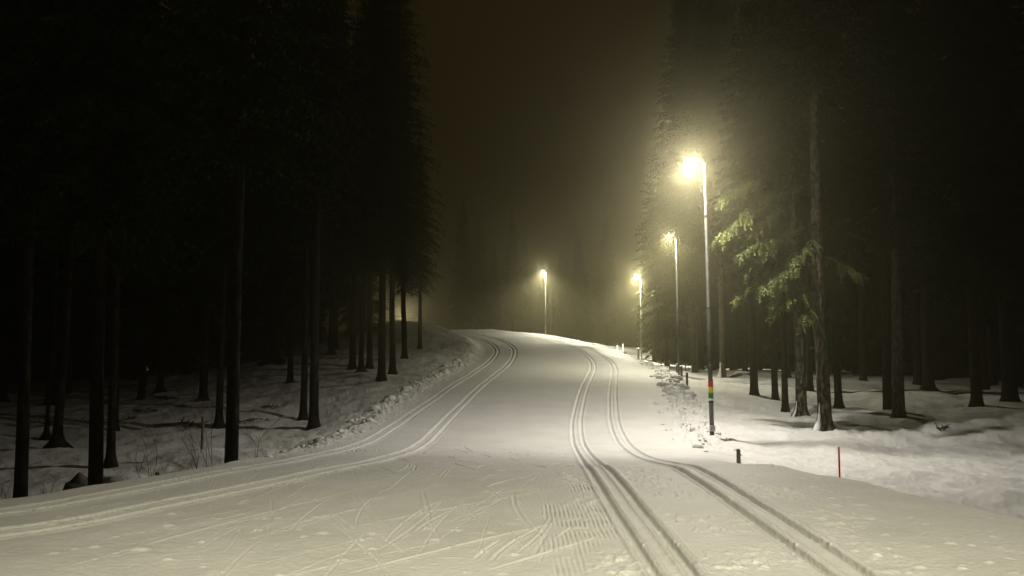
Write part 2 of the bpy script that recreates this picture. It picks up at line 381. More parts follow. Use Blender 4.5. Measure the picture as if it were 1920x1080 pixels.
for (a, b, c) in [((.9, 5.1), (-.6, 4.9), .3), ((.95, 7.2), (-1.2, 5.2), .1), ((.9, 6.4), (-.2, 5.3), .05), ((1.0, 8.9), (-1.6, 6.3), -.1), ((-3.2, 5.2), (-1.2, 9.2), .2)]:
    P = [((1-t)*a[0]+t*b[0], (1-t)*a[1]+t*b[1]+c*t*(1-t)) for t in np.linspace(0, 1, 8)]
    stamp(P, .015, .007, .004)
xs, ys = X[:ib], Y[:ib]; sub = Z[:ib]; inn_ = inn[:ib]
cord = sstep(.25, .35, xs)*sstep(1.0, .88, xs)*sstep(4.5, 6, ys)*sstep(10.5, 9, ys)*sstep(-.15, .2, pn(xs*1.1+4, ys*.8))
sub += cord*.011*np.sin(xs*2*math.pi/.04+2.5*pn(xs*1.3, ys*1.6))*np.clip(.5+1.6*pn(xs*4, ys*5), 0, 1.2)
rough = inn_*sstep(12.5, 9, ys)*(np.exp(-((xs-.75)/.2)**2)*.8+np.exp(-((xs-1.72)/.42)**2)+np.exp(-((xs-2.85)/.35)**2)*.9)*sstep(-.25, .25, pn(xs*1.4, ys*1.4)+.1)
sub += rough*(.042*np.maximum(0, fbm(xs*7, ys*8, 3)-.05)-.014*np.abs(fbm(xs*17, ys*17, 2)))
sub += inn_*sstep(-3, -1, -xs)*sstep(9, 7, ys)*.006*np.maximum(0, fbm(xs*5, ys*7, 2)-.25)
for k in range(560):
    y = 4.4+rs.rand()**1.1*9
    x = rs.uniform(-.72*y, .72*y)
    if abs(x-1.12) < .22 or abs(x-2.33) < .22: continue
    sx = (1+(y-4.4)*.05)*rs.uniform(.012, .045)*(1.6 if rs.rand() < .15 else 1); sy = sx*rs.uniform(.4, .9); h = rs.uniform(.003, .012)*(sx/.03)**.5
    ia, ib2 = np.searchsorted(r, [math.hypot(x, y)-.2, math.hypot(x, y)+.2]); xx, yy = X[ia:ib2], Y[ia:ib2]
    m = (np.abs(xx-x) < .18) & (np.abs(yy-y) < .18)
    Z[ia:ib2][m] += h*np.exp(-(((xx[m]-x)/sx)**2+((yy[m]-y)/sy)**2)**2)
nr, nt_ = X.shape
idx = np.arange(nr*nt_).reshape(nr, nt_)
a = idx[:-1]; b = idx[1:]
quads = np.stack([a, np.roll(a, -1, 1), np.roll(b, -1, 1), b], -1).reshape(-1, 4)[:, ::-1]
V = np.stack([X, Y, Z], -1).reshape(-1, 3)
V = np.concatenate([V, [[0, 0, 0]]]); c = len(V)-1
tris = np.stack([np.full(nt_, c), np.roll(idx[0], -1), idx[0]], -1)
ground = link('snow_ground', mesh_np('snow_ground', V, quads, tris, True), M['snow']); tag(ground, kind='structure')
def hgt(x, y):      # final height incl. detail (nearest sample)
    R_ = math.hypot(x, y); t = math.atan2(x, y); i = min(np.searchsorted(r, R_), nr-1)
    if abs(t) > math.radians(38.4): return gz(x, y)
    j = int(round((t+math.radians(38.5))/math.radians(77)*1349)); return float(Z[i, j])

# ---------------------------------------------------------------- spruces
def kites(P, D, Ln, Wd, rs):
    """arrays of base points, unit directions, lengths, widths -> kite quads"""
    n = len(P); up = rs.normal(size=(n, 3)); sd = np.cross(D, up); sd /= np.linalg.norm(sd, axis=1)[:, None]+1e-9
    m = P+D*(Ln*.42)[:, None]; V = np.stack([P, m+sd*Wd[:, None], P+D*Ln[:, None], m-sd*Wd[:, None]], 1).reshape(-1, 3)
    return V, np.arange(4*n).reshape(n, 4)
def branch_kites(o, tipdir, L, droop, rs, step, tw, comb, wd):
    """one bough: twigs hang off both sides; returns arrays for kites"""
    n = max(3, int(L/step)); s = (np.arange(n)+rs.rand(n)*.8)/n; s = np.clip(s, .12, 1)
    tipdir = np.array(tipdir, float); side = np.cross(tipdir, (0, 0, 1)); side /= np.linalg.norm(side)
    pos = np.array(o)[None]+tipdir[None]*(L*s)[:, None]; pos[:, 2] += L*(droop[0]*s-droop[1]*s*s)
    Ps = []; Ds = []; Ls = []; Ws = []
    for sg in (-1, 1, 0):
        d = tipdir[None]*rs.uniform(.3, .9, (n, 1))+side[None]*sg*rs.uniform(.5, 1.1, (n, 1))+np.array([0, 0, -1.])*rs.uniform(.15, 1.1 if sg else 1.6, (n, 1))
        d += rs.normal(0, .15, (n, 3)); d /= np.linalg.norm(d, axis=1)[:, None]
        l = tw*(1.15-.65*s)*rs.uniform(.6, 1.2, n)*(min(1, L/1.6)+.15)
        if comb <= 1:
            Ps.append(pos); Ds.append(d); Ls.append(l); Ws.append(l*wd)
        else:
            for k in range(comb):
                t = (k+.3*rs.rand(n))/comb
                q = pos+d*(l*t)[:, None]; q[:, 2] -= l*t*t*.25
                e = d+rs.normal(0, .42, (n, 3)); e[:, 2] -= .25; e /= np.linalg.norm(e, axis=1)[:, None]
                ll = l*.42*(1.1-.45*t); Ps.append(q); Ds.append(e); Ls.append(ll); Ws.append(ll*wd)
    return np.concatenate(Ps), np.concatenate(Ds), np.concatenate(Ls), np.concatenate(Ws)
def crown_mesh(name, h0, h1, R, seed, dense=1.0, step=.16, tw=.5, comb=1, wd=.22, extra=(), lowgap=0):
    rs = np.random.RandomState(seed); A = []; B = []
    wood = MB()
    z = h0
    while z < h1-.25:
        t = (z-h0)/(h1-h0)
        Rz = R*(1-t)**.75*(.55+.45*min(1, t/.12))
        nb = max(3, int((6 if t < .85 else 4)*dense+rs.rand()))
        ph = rs.rand()*6.28
        for k in range(nb):
            if t < .3 and rs.rand() < lowgap: continue
            a = ph+k*6.283/nb+rs.normal(0, .25); L = max(.25, Rz*rs.uniform(.65, 1.12)); pit = (-.12+.55*t)
            dr = (pit+rs.normal(0, .06), .28*(1-t)+.12)
            zz = z+rs.uniform(-.15, .15)
            A.append(branch_kites((0, 0, zz), (math.cos(a), math.sin(a), 0), L, dr, rs, step, tw, comb, wd))
            if comb > 1 or L > 1.8:
                wood.ring_tube([(math.cos(a)*L*s, math.sin(a)*L*s, zz+L*(dr[0]*s-dr[1]*s*s)) for s in (0, .33, .66, .95)], [.03, .022, .014, .004], 4, False)
        z += .42/dense*rs.uniform(.8, 1.2)*(1 if t < .8 else .6)
    for (o, tip, dr, tws, cmb) in extra:
        if cmb >= 4:                       # a bough: bare inner limb, ragged hanging sprays on its outer part
            o = np.array(o, float); v = np.array(tip, float)-o; L = math.hypot(v[0], v[1]); dd = np.array([v[0]/L, v[1]/L, 0]); sd = np.array([-dd[1], dd[0], 0])
            def pt(q): return o+dd*L*q+np.array([0, 0, (v[2]+dr*L)*q-dr*L*q*q])
            wood.ring_tube([tuple(pt(q)) for q in (0, .25, .5, .75, 1)], [.03, .024, .016, .010, .004], 5, False)
            for k in range(int(24*max(1, L/1.6))):
                q = 1-rs.rand()**1.2*min(.62, 1.3/L); p = pt(q)+rs.normal(0, .03, 3)
                d = dd*rs.uniform(.1, .9)+sd*rs.normal(0, .7)+np.array([0, 0, rs.uniform(-1.5, -.05)]); d /= np.linalg.norm(d); l = tws*rs.uniform(.45, 1.3)*(.75+.4*(1-q))
                n = int(l/.020); t = np.arange(n)/n
                q_ = p[None]+d[None]*(l*t)[:, None]; q_[:, 2] -= l*t*t*.35
                wood.ring_tube([tuple(q_[0]), tuple(q_[n//2]), tuple(q_[-1])], [.008, .005, .002], 3, False)
                for rep_ in range(3):
                    e = d[None]*.9+rs.normal(0, .62, (n, 3)); e[:, 2] -= .2; e /= np.linalg.norm(e, axis=1)[:, None]
                    ll = .085*(1.15-.5*t)*rs.uniform(.6, 1.3, n); B.append((q_.copy(), e, ll, ll*.13))
            continue
        o = np.array(o, float); v = np.array(tip, float)-o; hz = math.hypot(v[0], v[1]); dd = np.array([v[0]/hz, v[1]/hz, 0]); L = hz
        dro = (v[2]/L+dr, dr)
        A.append(branch_kites(o, dd, L, dro, rs, .07, tws, cmb, .16)); A.append(branch_kites(o, dd, L, dro, rs, .09, tws*.8, cmb, .16))
        wood.ring_tube([tuple(o+dd*L*s+np.array([0, 0, L*(dro[0]*s-dro[1]*s*s)])) for s in (0, .33, .66, .95)], [.03, .022, .014, .004], 4, False)
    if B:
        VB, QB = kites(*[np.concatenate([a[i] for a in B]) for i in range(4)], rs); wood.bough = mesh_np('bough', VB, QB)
    P = np.concatenate([a[0] for a in A]); D = np.concatenate([a[1] for a in A]); L = np.concatenate([a[2] for a in A]); W = np.concatenate([a[3] for a in A])
    V, Q = kites(P, D, L, W, rs)
    return mesh_np(name, V, Q), wood
def trunk_mesh(name, h, r0, seed, flare=1.5, wood=None, twigs=0, tz=(1.5, 6), n=14):
    rs = np.random.RandomState(seed); m = MB(); zs = [-.5, -.05, .08, .2, .38, .65, 1.0, 1.8, 3, 5, 8]; zs += list(np.linspace(11, h, 5)) if h > 11 else [h]
    zs = [z for z in zs if z <= h]
    bx, by = rs.normal(0, .05, 2)
    pts = [(bx*math.sin(z*.25)*min(1, max(0, z)/3), by*math.sin(z*.3+1)*min(1, max(0, z)/3), z) for z in zs]
    rad = [max(.015, r0*(1-.93*max(0, z)/h)*(1+flare*math.exp(-max(z, 0)/.16)*.55)) for z in zs]
    m.ring_tube(pts, rad, n)
    V = np.array(m.v); ang = np.arctan2(V[:, 1], V[:, 0]); lob = np.cos(ang*5+seed)*.5+np.cos(ang*3+seed*2)*.5
    f = np.exp(-np.maximum(V[:, 2], 0)/.22)*.22*flare/1.5
    V[:, 0] *= 1+f*lob; V[:, 1] *= 1+f*lob; m.v = [tuple(v) for v in V]
    for k in range(twigs):
        z = rs.uniform(*tz); a = rs.rand()*6.28; L = rs.uniform(.25, .9); d = np.array([math.cos(a), math.sin(a), rs.uniform(-.35, .15)])
        p = np.array([0, 0, z]); j = rs.normal(0, .06, 3)
        m.ring_tube([tuple(p), tuple(p+d*L*.5+j), tuple(p+d*L+j*2)], [.012, .008, .003], 4, False)
    if wood is not None and wood.v:
        b = len(m.v); m.v += wood.v; m.q += [tuple(b+i for i in q) for q in wood.q]
    return m.mesh(name, True)

def make_tree(px, py, d, wpx, kind, label, seed, group):
    x, y, _ = prj(px, 600, d)
    z = gz(x, y)
    r0 = wpx/F*d/2
    h0, h1, R = {'tall': (6.2, 22, 2.6), 'edge': (5.5, 24.5, 2.9), 'mid': (4.0, 17.5, 1.9), 'hero': (12.0, 21, 2.0), 'hero2': (9.5, 23, 2.8), 'bare': (10.5, 23, 3.0), 'far': (2.5, 19, 2.6)}[kind]
    if kind == 'tall': h0 += random.uniform(-.7, 1.6); h1 += random.uniform(-2, 3)
    if kind == 'mid' and d > 47: h1 = 15.5; R = 1.7
    if label.startswith('pale lit'): h0 = 9
    if px == 1299: h1 = 29; R = 3.9
    if px == 1353: h1 = 28; R = 3.4
    root = empty('spruce_tree', (x, y, z)); tag(root, label, 'tree', group)
    rl = random.Random(seed); root.rotation_euler = (rl.uniform(-.012, .012), rl.uniform(-.012, .012), 0)
    extra = []
    if kind == 'bare':
        def loc(p): return (p[0]-x, p[1]-y, p[2]-z)
        for (ox, oy, tx, ty, td, dr, tws, cmb) in [(1541, 325, 1354, 372, 21.2, .30, .40, 6), (1541, 370, 1349, 445, 21.1, .50, .46, 6), (1541, 360, 1402, 440, 21.6, .35, .42, 5), (1541, 455, 1384, 480, 21.2, .45, .34, 4),
                                                   (1541, 505, 1426, 545, 21.2, .35, .42, 6), (1541, 420, 1436, 462, 21.9, .35, .42, 5), (1541, 545, 1452, 585, 21.4, .40, .38, 5), (1541, 350, 1385, 405, 21.5, .4, .42, 5), (1541, 430, 1400, 505, 21.4, .5, .36, 5), (1541, 500, 1378, 565, 21.6, .5, .30, 4), (1541, 340, 1430, 375, 22.0, .3, .42, 5), (1541, 575, 1500, 600, 21.6, .3, .4, 5), (1541, 470, 1455, 525, 21.7, .35, .42, 5), (1541, 480, 1612, 520, 22.0, .35, .40, 4), (1541, 440, 1490, 500, 21.0, .4, .4, 5)]:
            extra.append((loc(prj(ox, oy, d)), loc(prj(tx, ty, td)), dr, tws, cmb))
    if kind == 'hero2':
        def loc(p): return (p[0]-x, p[1]-y, p[2]-z)
        for (ox, oy, tx, ty, td, dr, tws, cmb) in [(1497, 500, 1428, 540, 26, .35, .42, 4), (1497, 520, 1450, 570, 25.5, .4, .42, 4), (1497, 480, 1470, 540, 25, .4, .42, 4), (1497, 540, 1530, 560, 25.5, .4, .4, 4), (1497, 490, 1560, 520, 26, .4, .4, 4)]:
            extra.append((loc(prj(ox, oy, d)), loc(prj(tx, ty, td)), dr, tws, cmb))
    fine = kind in ('hero', 'hero2')
    mid = kind in ('edge', 'mid', 'bare') or d < 29
    cm, wood = crown_mesh('crown', h0, h1, R, seed, dense=1.9 if px in (1299, 1353) else 1.0 if not mid else 1.35, step=.13 if fine else (.12 if mid else .16), tw=.42 if fine else .5, comb=3 if fine else (2 if mid else 1), wd=.17 if fine or mid else .26, extra=extra, lowgap=.25)
    tm = trunk_mesh('trunk', h1-.2, r0, seed, flare=rl.uniform(.8, 1.7) if 'flared' not in label and 'broad foot' not in label else 3.0, wood=wood, twigs=10, tz=(2.2, h0))
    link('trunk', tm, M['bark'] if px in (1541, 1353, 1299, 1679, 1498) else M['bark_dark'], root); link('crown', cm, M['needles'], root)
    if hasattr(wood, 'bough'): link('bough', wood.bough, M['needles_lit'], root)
    if 'mid' == kind and d < 47:
        pass
    return root, x, y, z, r0
TR = {}
for i, t in enumerate(T_LEFT):
    TR[t[0]] = make_tree(*t, 100+i, 'spruces left of the trail')
for i, t in enumerate(T_RIGHT):
    TR[t[0]] = make_tree(*t, 200+i, 'spruces right of the trail')

# snow plastered on trunks near the bright lamp
def plaster(key, ang, hh, wd_, label=None):
    root, x, y, z, r0 = TR[key]; rs = random.Random(key); m = MB(); rings = 9
    dx, dy = math.cos(ang), math.sin(ang)
    pts = []; rad = []
    for k in range(rings):
        t = k/(rings-1); zz = -.15+t*hh; q = (1-t)**1.6
        off = r0*(1.0+.9*math.exp(-max(zz, 0)/.18))
        pts.append((dx*(off+wd_*.25*q), dy*(off+wd_*.25*q), zz)); rad.append(max(.012, wd_*(.16+.84*q)*(1+rs.uniform(-.35, .35))))
    m.ring_tube(pts, rad, 9)
    o = m.build('plastered_snow', M['snow'], root, smooth=True)
plaster(1541, math.radians(205), 1.0, .12); plaster(1498, math.radians(200), .7, .08); plaster(1353, math.radians(215), 1.1, .2); plaster(1299, math.radians(200), .7, .16)

# background woods: copies of a few spruces
def proto(seed, h0, h1, R, r0):
    cm, wood = crown_mesh('crown', h0, h1, R, seed, dense=.85, step=.24, tw=.8, comb=1, wd=.3)
    return cm, trunk_mesh('trunk', h1-.2, r0, seed, 1.2, None, 6, (1, max(2, h0)), 8)
PRO = {'low': [proto(301, .5, 19, 3.0, .17), proto(302, .8, 22, 3.3, .2)], 'high': [proto(303, 4.5, 24, 3.0, .19), proto(304, 5.5, 26, 3.1, .21), proto(305, 3.5, 21, 2.6, .16)], 'small': [proto(306, .2, 7, 1.7, .07)]}
for v in PRO.values():
    for cm, tm in v: cm.materials.append(M['needles']); tm.materials.append(M['bark_dark'])
rr = random.Random(5)
placed = [(v[1], v[2]) for v in TR.values()]
keep_clear = []
def fill(n, region, kinds, group, label, mind=2.2, sc=(.85, 1.15), cat='tree'):
    k = 0; tries = 0
    while k < n and tries < n*60:
        tries += 1
        p = region(rr)
        if p is None: continue
        x, y = p
        s = float(lat(_s, np.array([x]), np.array([y]))[0])
        if s > -2.0: continue
        if any((x-a)**2+(y-b)**2 < mind*mind for a, b in placed): continue
        placed.append((x, y)); k += 1
        cm, tm = rr.choice(PRO[rr.choice(kinds)])
        root = empty('spruce_tree', (x, y, gz(x, y)), rr.uniform(0, 6.28)); f = rr.uniform(*sc); root.scale = (f, f, f*rr.uniform(.93, 1.08))
        tag(root, label, cat, group)
        link('trunk', tm, None, root); link('crown', cm, None, root)
def at_px(rr, p0, p1, d0, d1, gap=()):
    d = d0+(d1-d0)*rr.random()**.8; px = rr.uniform(p0, p1)
    for a, b, e in gap:
        if a < px < b and d < e: return None
    return ((px-960)/F*d, d)
# left woods
fill(34, lambda q: at_px(q, -250, 640, 44, 62, [(360, 382, 90)]), ['high', 'high', 'low'], 'dark spruces deep in the left woods', 'dark spruce deep in the black woods left of the trail')
fill(46, lambda q: at_px(q, -300, 690, 58, 88, [(364, 378, 90), (485, 570, 66)]), ['low', 'low', 'high'], 'dark spruces deep in the left woods', 'dark spruce deep in the black woods left of the trail')
fill(12, lambda q: at_px(q, -200, 560, 33, 44, [(280, 330, 60), (395, 470, 60), (200, 250, 60)]), ['high'], 'dark spruces deep in the left woods', 'dark spruce deep in the black woods left of the trail')
fill(16, lambda q: at_px(q, -1200, -200, 18, 34), ['high', 'low'], 'spruces beyond the left edge of view', 'dark spruce standing beyond the left edge of the view', 3)
# right woods
fill(40, lambda q: at_px(q, 1400, 2250, 46, 62), ['high', 'high', 'low'], 'dark spruces deep in the right woods', 'dark spruce deep in the black woods right of the trail')
fill(50, lambda q: at_px(q, 1330, 2300, 58, 92), ['low', 'high'], 'dark spruces deep in the right woods', 'dark spruce deep in the black woods right of the trail')
fill(12, lambda q: at_px(q, 1760, 2300, 30, 44), ['high'], 'dark spruces deep in the right woods', 'dark spruce deep in the black woods right of the trail')
fill(14, lambda q: at_px(q, 2350, 3200, 18, 34), ['high', 'low'], 'spruces beyond the right edge of view', 'dark spruce standing beyond the right edge of the view', 3)
fill(9, lambda q: at_px(q, 1235, 1345, 62, 84), ['high', 'low'], 'foggy spruces right of the far lamps', 'foggy spruce behind the second lamp post, fading into the mist')
fill(7, lambda q: at_px(q, 1310, 1420, 54, 60), ['high'], 'foggy spruces right of the far lamps', 'foggy spruce behind the second lamp post, fading into the mist', 1.6, (1.1, 1.3))
# far trees across the hill
fill(18, lambda q: at_px(q, 700, 1260, 112, 142, [(735, 815, 150)]), ['low', 'high'], 'faint spruces beyond the hill', 'faint spruce fading in fog beyond the hill crest', 3, (.6, 1.0))

# ---------------------------------------------------------------- lamp posts
def light(name, kind, loc, power, col, parent=None, **k):
    ld = bpy.data.lights.new(name, kind); ld.energy = power; ld.color = col
    for a_, b_ in k.items(): setattr(ld, a_, b_)
    o = bpy.data.objects.new(name, ld); COL.objects.link(o)
    if parent: o.parent = parent
    o.location = loc
    return o
def lamp_post(x, y, h, label, ang=math.pi, power=POW, col=LIGHT, detail=False, lean=(0, 0), omni=.08, spread=160, zb=None, blend=.45, tilt=0, aim=None):
    z = gz(x, y) if zb is None else zb
    root = empty('lamp_post', (x, y, z)); tag(root, label, 'lamp post', 'lamp posts along the trail')
    root.rotation_euler = (lean[0], lean[1], 0)
    m = MB(); zc = h*.80
    m.ring_tube([(0, 0, -.4), (0, 0, h*.47), (0, 0, h*.47+.01), (0, 0, zc), (0, 0, zc+.01), (0, 0, h)], [.062, .055, .046, .041, .032, .028], 14)
    m.build('pole', M['galv'], root, smooth=True)
    for zz, rr_ in ((h*.47, .060), (zc, .049), (h*.265, .065)):
        c = MB(); c.ring_tube([(0, 0, zz-.035), (0, 0, zz-.028), (0, 0, zz+.028), (0, 0, zz+.035)], [rr_-.01, rr_, rr_, rr_-.01], 14); c.build('collar', M['galv'], root)
    dx, dy = math.cos(ang), math.sin(ang)
    arm = MB(); arm.ring_tube([(0, 0, h-.03), (dx*.10, dy*.10, h+.0), (dx*.17, dy*.17, h+.015)], [.03, .028, .026], 8); arm.build('arm', M['galv'], root)
    hd = empty('lamp_head', (dx*.16, dy*.16, h+.02), ang); hd.parent = root
    # flat LED head with a raised driver hump, tapering to its tip
    hb = MB(); hb.box((.19, 0, .03), (.40, .21, .05), .015); hb.box((.10, 0, .069), (.18, .14, .03), .012)
    ho = hb.build('housing', M['head'], hd)
    lb = MB(); lb.box((.22, 0, .0), (.28, .17, .014), .004); lo = lb.build('lens', M['lens'], hd)
    hp = (dx*.38, dy*.38, h-.03)
    aim_tilt = math.radians(tilt)
    sp = light('lamp_light', 'SPOT', hp, power, col, root, spot_size=math.radians(spread), spot_blend=blend, shadow_soft_size=.09)
    sp.rotation_euler = (0, 0, 0)
    # tilt the beam a little away from the pole
    sp.rotation_euler = (math.sin(ang)*aim_tilt*1.0, -math.cos(ang)*aim_tilt, 0)
    if aim: sp.rotation_euler = (math.radians(aim), 0, 0)
    if omni: light('lamp_glow', 'POINT', hp, power*omni, col, root, shadow_soft_size=.09)
    return root, z, h
def xg(px, d): return (px-960)/F*d
p1, z1, h1_ = lamp_post(xg(1331, 20), 20, 7.55, 'nearest tall lamp post with red, yellow and green stripes and the brightest lamp', col=LIGHT_NEAR, lean=(0, -.010), omni=.20, spread=152, tilt=6)
lamp_post(xg(1271, 40), 40, 7.5, 'second lamp post along the trail, rising from a cluster of short posts', lean=(0, -.006), omni=.09)
lamp_post(xg(1202, 65), 65, 7.5, 'third lamp post, its lamp partly hidden by spruce twigs', lean=(0, -.004), power=POW*4.6, omni=.05)
lamp_post(xg(1023, 88), 88, 8.0, 'farthest lamp post standing behind the hill crest in the fog', lean=(0, 0), power=POW*7.2, omni=.02, ang=math.radians(200), zb=1.9)
lamp_post(xg(761, 112), 112, 7.5, 'lamp post beyond the crest glimpsed as light between left trunks', power=POW*3.5, zb=-1.9)
lamp_post(xg(372, 92), 92, 7.0, 'tiny far lamp shining through the left woods', power=POW*.6, zb=-3.2)
lamp_post(1.4, -9, 8.6, 'lamp post behind the camera lighting the near snow', power=POW*7.1, col=LIGHT_FORE, omni=0, spread=64, blend=.8, aim=42)

# stripes and plate on the near post
def sleeve(name, z0, z1_, rad, m):
    b = MB(); b.ring_tube([(0, 0, z0), (0, 0, z1_)], [rad, rad-.0005], 18, True); b.build(name, m, p1, smooth=False)
def zy(py): return prj(1331, py, 20)[2]-z1
for nm, a_, b_, m in (('red_stripe', 725, 714, 'red'), ('yellow_stripe', 736, 725, 'yellow'), ('green_stripe', 746.5, 736, 'green'), ('white_stripe', 751, 747, 'white'), ('black_stripe', 755.5, 751.2, 'black')):
    sleeve(nm, zy(a_), zy(b_), .066, M[m])
b = MB(); zc = zy(802.5); b.box((0, -.082, zc), (.145, .012, .16), .004); st = b.build('plate', M['sticker'], p1)
b = MB()      # round swirl mark on the plate
pts = [(.045*math.cos(t)*(1-.06*t), -.091, zc+.045*math.sin(t)*(1-.06*t)) for t in np.linspace(.4, 7.5, 26)]
b.ring_tube(pts, [.006]*len(pts), 5); b.build('swirl_mark', M['sticker_print'], st)

# ---------------------------------------------------------------- short posts and stick
def post(px, py, d, wpx, hpx, label, m='wood', name='marker_post', cat='post', capm=None, sink=.3, group=None, lean=0):
    x = xg(px, d); z = prj(px, py, d)[2]; hh = hpx/F*d; rw = wpx/F*d/2
    root = empty(name, (x, d, z)); tag(root, label, cat, group)
    root.rotation_euler = (0, lean, random.uniform(0, 1))
    b = MB(); b.ring_tube([(0, 0, -sink-.6), (0, 0, hh-.02), (0, 0, hh)], [rw*1.04, rw, rw*.82], 9); b.build('shaft', M[m], root, smooth=False)
    if capm:
        c = MB(); c.ring_tube([(0, 0, hh), (0, 0, hh+.02), (0, 0, hh+.05), (0, 0, hh+.07)], [rw*1.15, rw*1.35, rw*1.1, rw*.3], 9); c.build('snow_cap' if capm == 'snow' else 'cap', M[capm], root, smooth=True)
    return root
post(1379, 866, 12.3, 7.5, 23, 'short grey wooden post right of the striped lamp post', sink=.5)
post(1565, 890, 10.3, 3.4, 51, 'thin red snow marker stick standing at the right trail edge', 'stick', 'marker_stick', 'marker stick', sink=.5)
post(386, 843, 20, 5, 60, 'slim reddish stake in the snow right of the fallen branches, left woods')
post(305, 908, 12.6, 8, 22, 'short dark stub showing above the left ski track edge', sink=.4)
post(1286, 723, 35, 4.5, 24, 'short bare post at right end of the row by the second lamp post')
post(1276, 712, 38, 4.5, 24, 'snow capped post just right of the second lamp post', capm='snow')
post(1268, 704, 41, 4, 20, 'snow capped post just left of the second lamp post', capm='snow')
post(1254, 691, 44, 2.5, 16, 'thin dark stake left of the second lamp post row')
post(1283.5, 692, 46, 2.5, 14, 'thin dark stake behind the row of posts, right of the second lamp post')
post(1196, 676, 64, 4, 22, 'snow capped post beside the foot of the third lamp post', capm='snow')
post(1157, 656, 70, 2.6, 9, 'small pale post on the crest, leftmost of the two distant ones', 'white')
post(1167, 658, 68, 3.2, 13, 'small pale post on the crest, right one of the two distant ones', 'white')
# thin trunks beside the far lamp
for i, (px, d, hh, lb) in enumerate(((1033, 90, 9, 'thin bare tree stem just right of the farthest lamp post'), (1043, 93, 8, 'faint thin bare stem, rightmost beside the farthest lamp post'))):
    x = xg(px, d); root = empty('bare_tree', (x, d, gz(x, d))); tag(root, lb, 'tree')
    link('trunk', trunk_mesh('trunk', hh, .09, 40+i, .6, None, 24, (3, hh-.5), 8), M['bark_dark'], root)

# ---------------------------------------------------------------- boulder, bushes, fallen wood
def blob(name, loc, dims, seed, m, label=None, cat=None, parent=None, rough=.25, sub=3):
    import bmesh
    bm = bmesh.new(); bmesh.ops.create_icosphere(bm, subdivisions=sub, radius=1)
    V = np.array([v.co[:] for v in bm.verts]); n = pn(V[:, 0]*1.6+seed*3.1+V[:, 2], V[:, 1]*1.6+V[:, 2]*1.3)+.5*pn(V[:, 0]*4+seed+V[:, 2]*2, V[:, 1]*4-V[:, 2]*3)
    for v, k in zip(bm.verts, n):
        f = 1+rough*float(k)*1.6; v.co = (v.co.x*dims[0]*f, v.co.y*dims[1]*f, v.co.z*dims[2]*f)
    me = bpy.data.meshes.new(name); bm.to_mesh(me); bm.free(); 
    me.polygons.foreach_set('use_smooth', np.ones(len(me.polygons), bool))
    o = link(name, me, m, parent, loc)
    if label: tag(o, label, cat)
    return o
x, y, _ = prj(165, 600, 14.6); bz = gz(x, y)
bo = empty('boulder', (x, y, bz)); tag(bo, 'dark rounded boulder beside a thick trunk at the left trail edge', 'boulder')
blob('stone', (-.04, 0, .34), (.30, .34, .42), 4, M['rock'], parent=bo)
x2, y2, _ = prj(245, 600, 15.5)
blob('snow_mound', (x2, y2, gz(x2, y2)-.02), (.75, .6, .60), 9, M['snow'], 'smooth snow mound right of the thick trunk by the boulder', 'snow mound', rough=.1)
def bush(px, py, d, h, n, seed, label, spread=.35):
    rs = random.Random(seed); x, y, _ = prj(px, 600, d); z = hgt(x, y)
    m = MB()
    def grow(p, dr, L, rad, lv):
        q = p
        pts = [p]; 
        for k in range(3):
            dr = dr+np.array([rs.gauss(0, .13), rs.gauss(0, .13), rs.gauss(0, .05)]); dr /= np.linalg.norm(dr); q = q+dr*L/3; pts.append(q)
            if lv < 3 and rs.random() < .85: grow(q, dr+np.array([rs.gauss(0, .55), rs.gauss(0, .55), .1]), L*.55, rad*.6, lv+1)
        m.ring_tube([tuple(a) for a in pts], [rad, rad*.8, rad*.6, rad*.3], 4, False)
    for k in range(n):
        grow(np.array([rs.gauss(0, .08), rs.gauss(0, .08), -.05]), np.array([rs.gauss(0, spread), rs.gauss(0, spread), 1.0]), h*rs.uniform(.7, 1.1), .009, 0)
    o = m.build('bare_bush', M['twig'], None, (x, y, z)); tag(o, label, 'bush')
bush(272, 905, 13.4, 1.2, 3, 1, 'bare twiggy sapling between the boulder and the short stub, left')
bush(390, 880, 14.8, 1.3, 5, 2, 'bare twiggy bush left of the rough trunk at the trail edge')
bush(486, 862, 16.5, .9, 2, 3, 'thin bare sapling right of the rough trunk at the trail edge')
bush(455, 790, 24, 2.6, 1, 5, 'thin bare whip growing behind the thick rough trunk', .05)
bush(20, 925, 13.5, .7, 3, 6, 'low bare twigs at the far left edge')
bush(98, 905, 14.5, .5, 3, 8, 'low bare twigs between the two leftmost thick trunks')
def fallen(px, py, d, ln, ang, seed, label, clumps=3):
    rs = random.Random(seed); x, y, _ = prj(px, 600, d); z = hgt(x, y)
    m = MB(); c, s = math.cos(ang), math.sin(ang)
    pts = [(c*ln*t, s*ln*t, .05+.08*math.sin(t*5+seed)) for t in np.linspace(-.5, .5, 6)]
    m.ring_tube(pts, [.03, .028, .024, .02, .015, .006], 5)
    for k in range(clumps*5):
        t = rs.uniform(-.4, .5); p = np.array([c*ln*t, s*ln*t, .06]); d_ = np.array([rs.gauss(0, 1), rs.gauss(0, 1), rs.uniform(-.02, .7)]); d_ /= np.linalg.norm(d_); L = rs.uniform(.12, .4)
        m.ring_tube([tuple(p), tuple(p+d_*L*.6), tuple(p+d_*L+np.array([0, 0, -.04]))], [.012, .02, .004], 4)
    o = m.build('fallen_branch', M['twig'], None, (x, y, z)); tag(o, label, 'fallen branch')
fallen(340, 782, 27, 1.6, .2, 1, 'dark fallen branch lying on snow left of the slim stake', 5)
fallen(372, 794, 26, .9, -.3, 2, 'short dark fallen branch touching the foot of the slim stake', 3)
fallen(277, 757, 31, .9, .1, 3, 'dark jagged branch on snow below the distant flared trunk', 4)
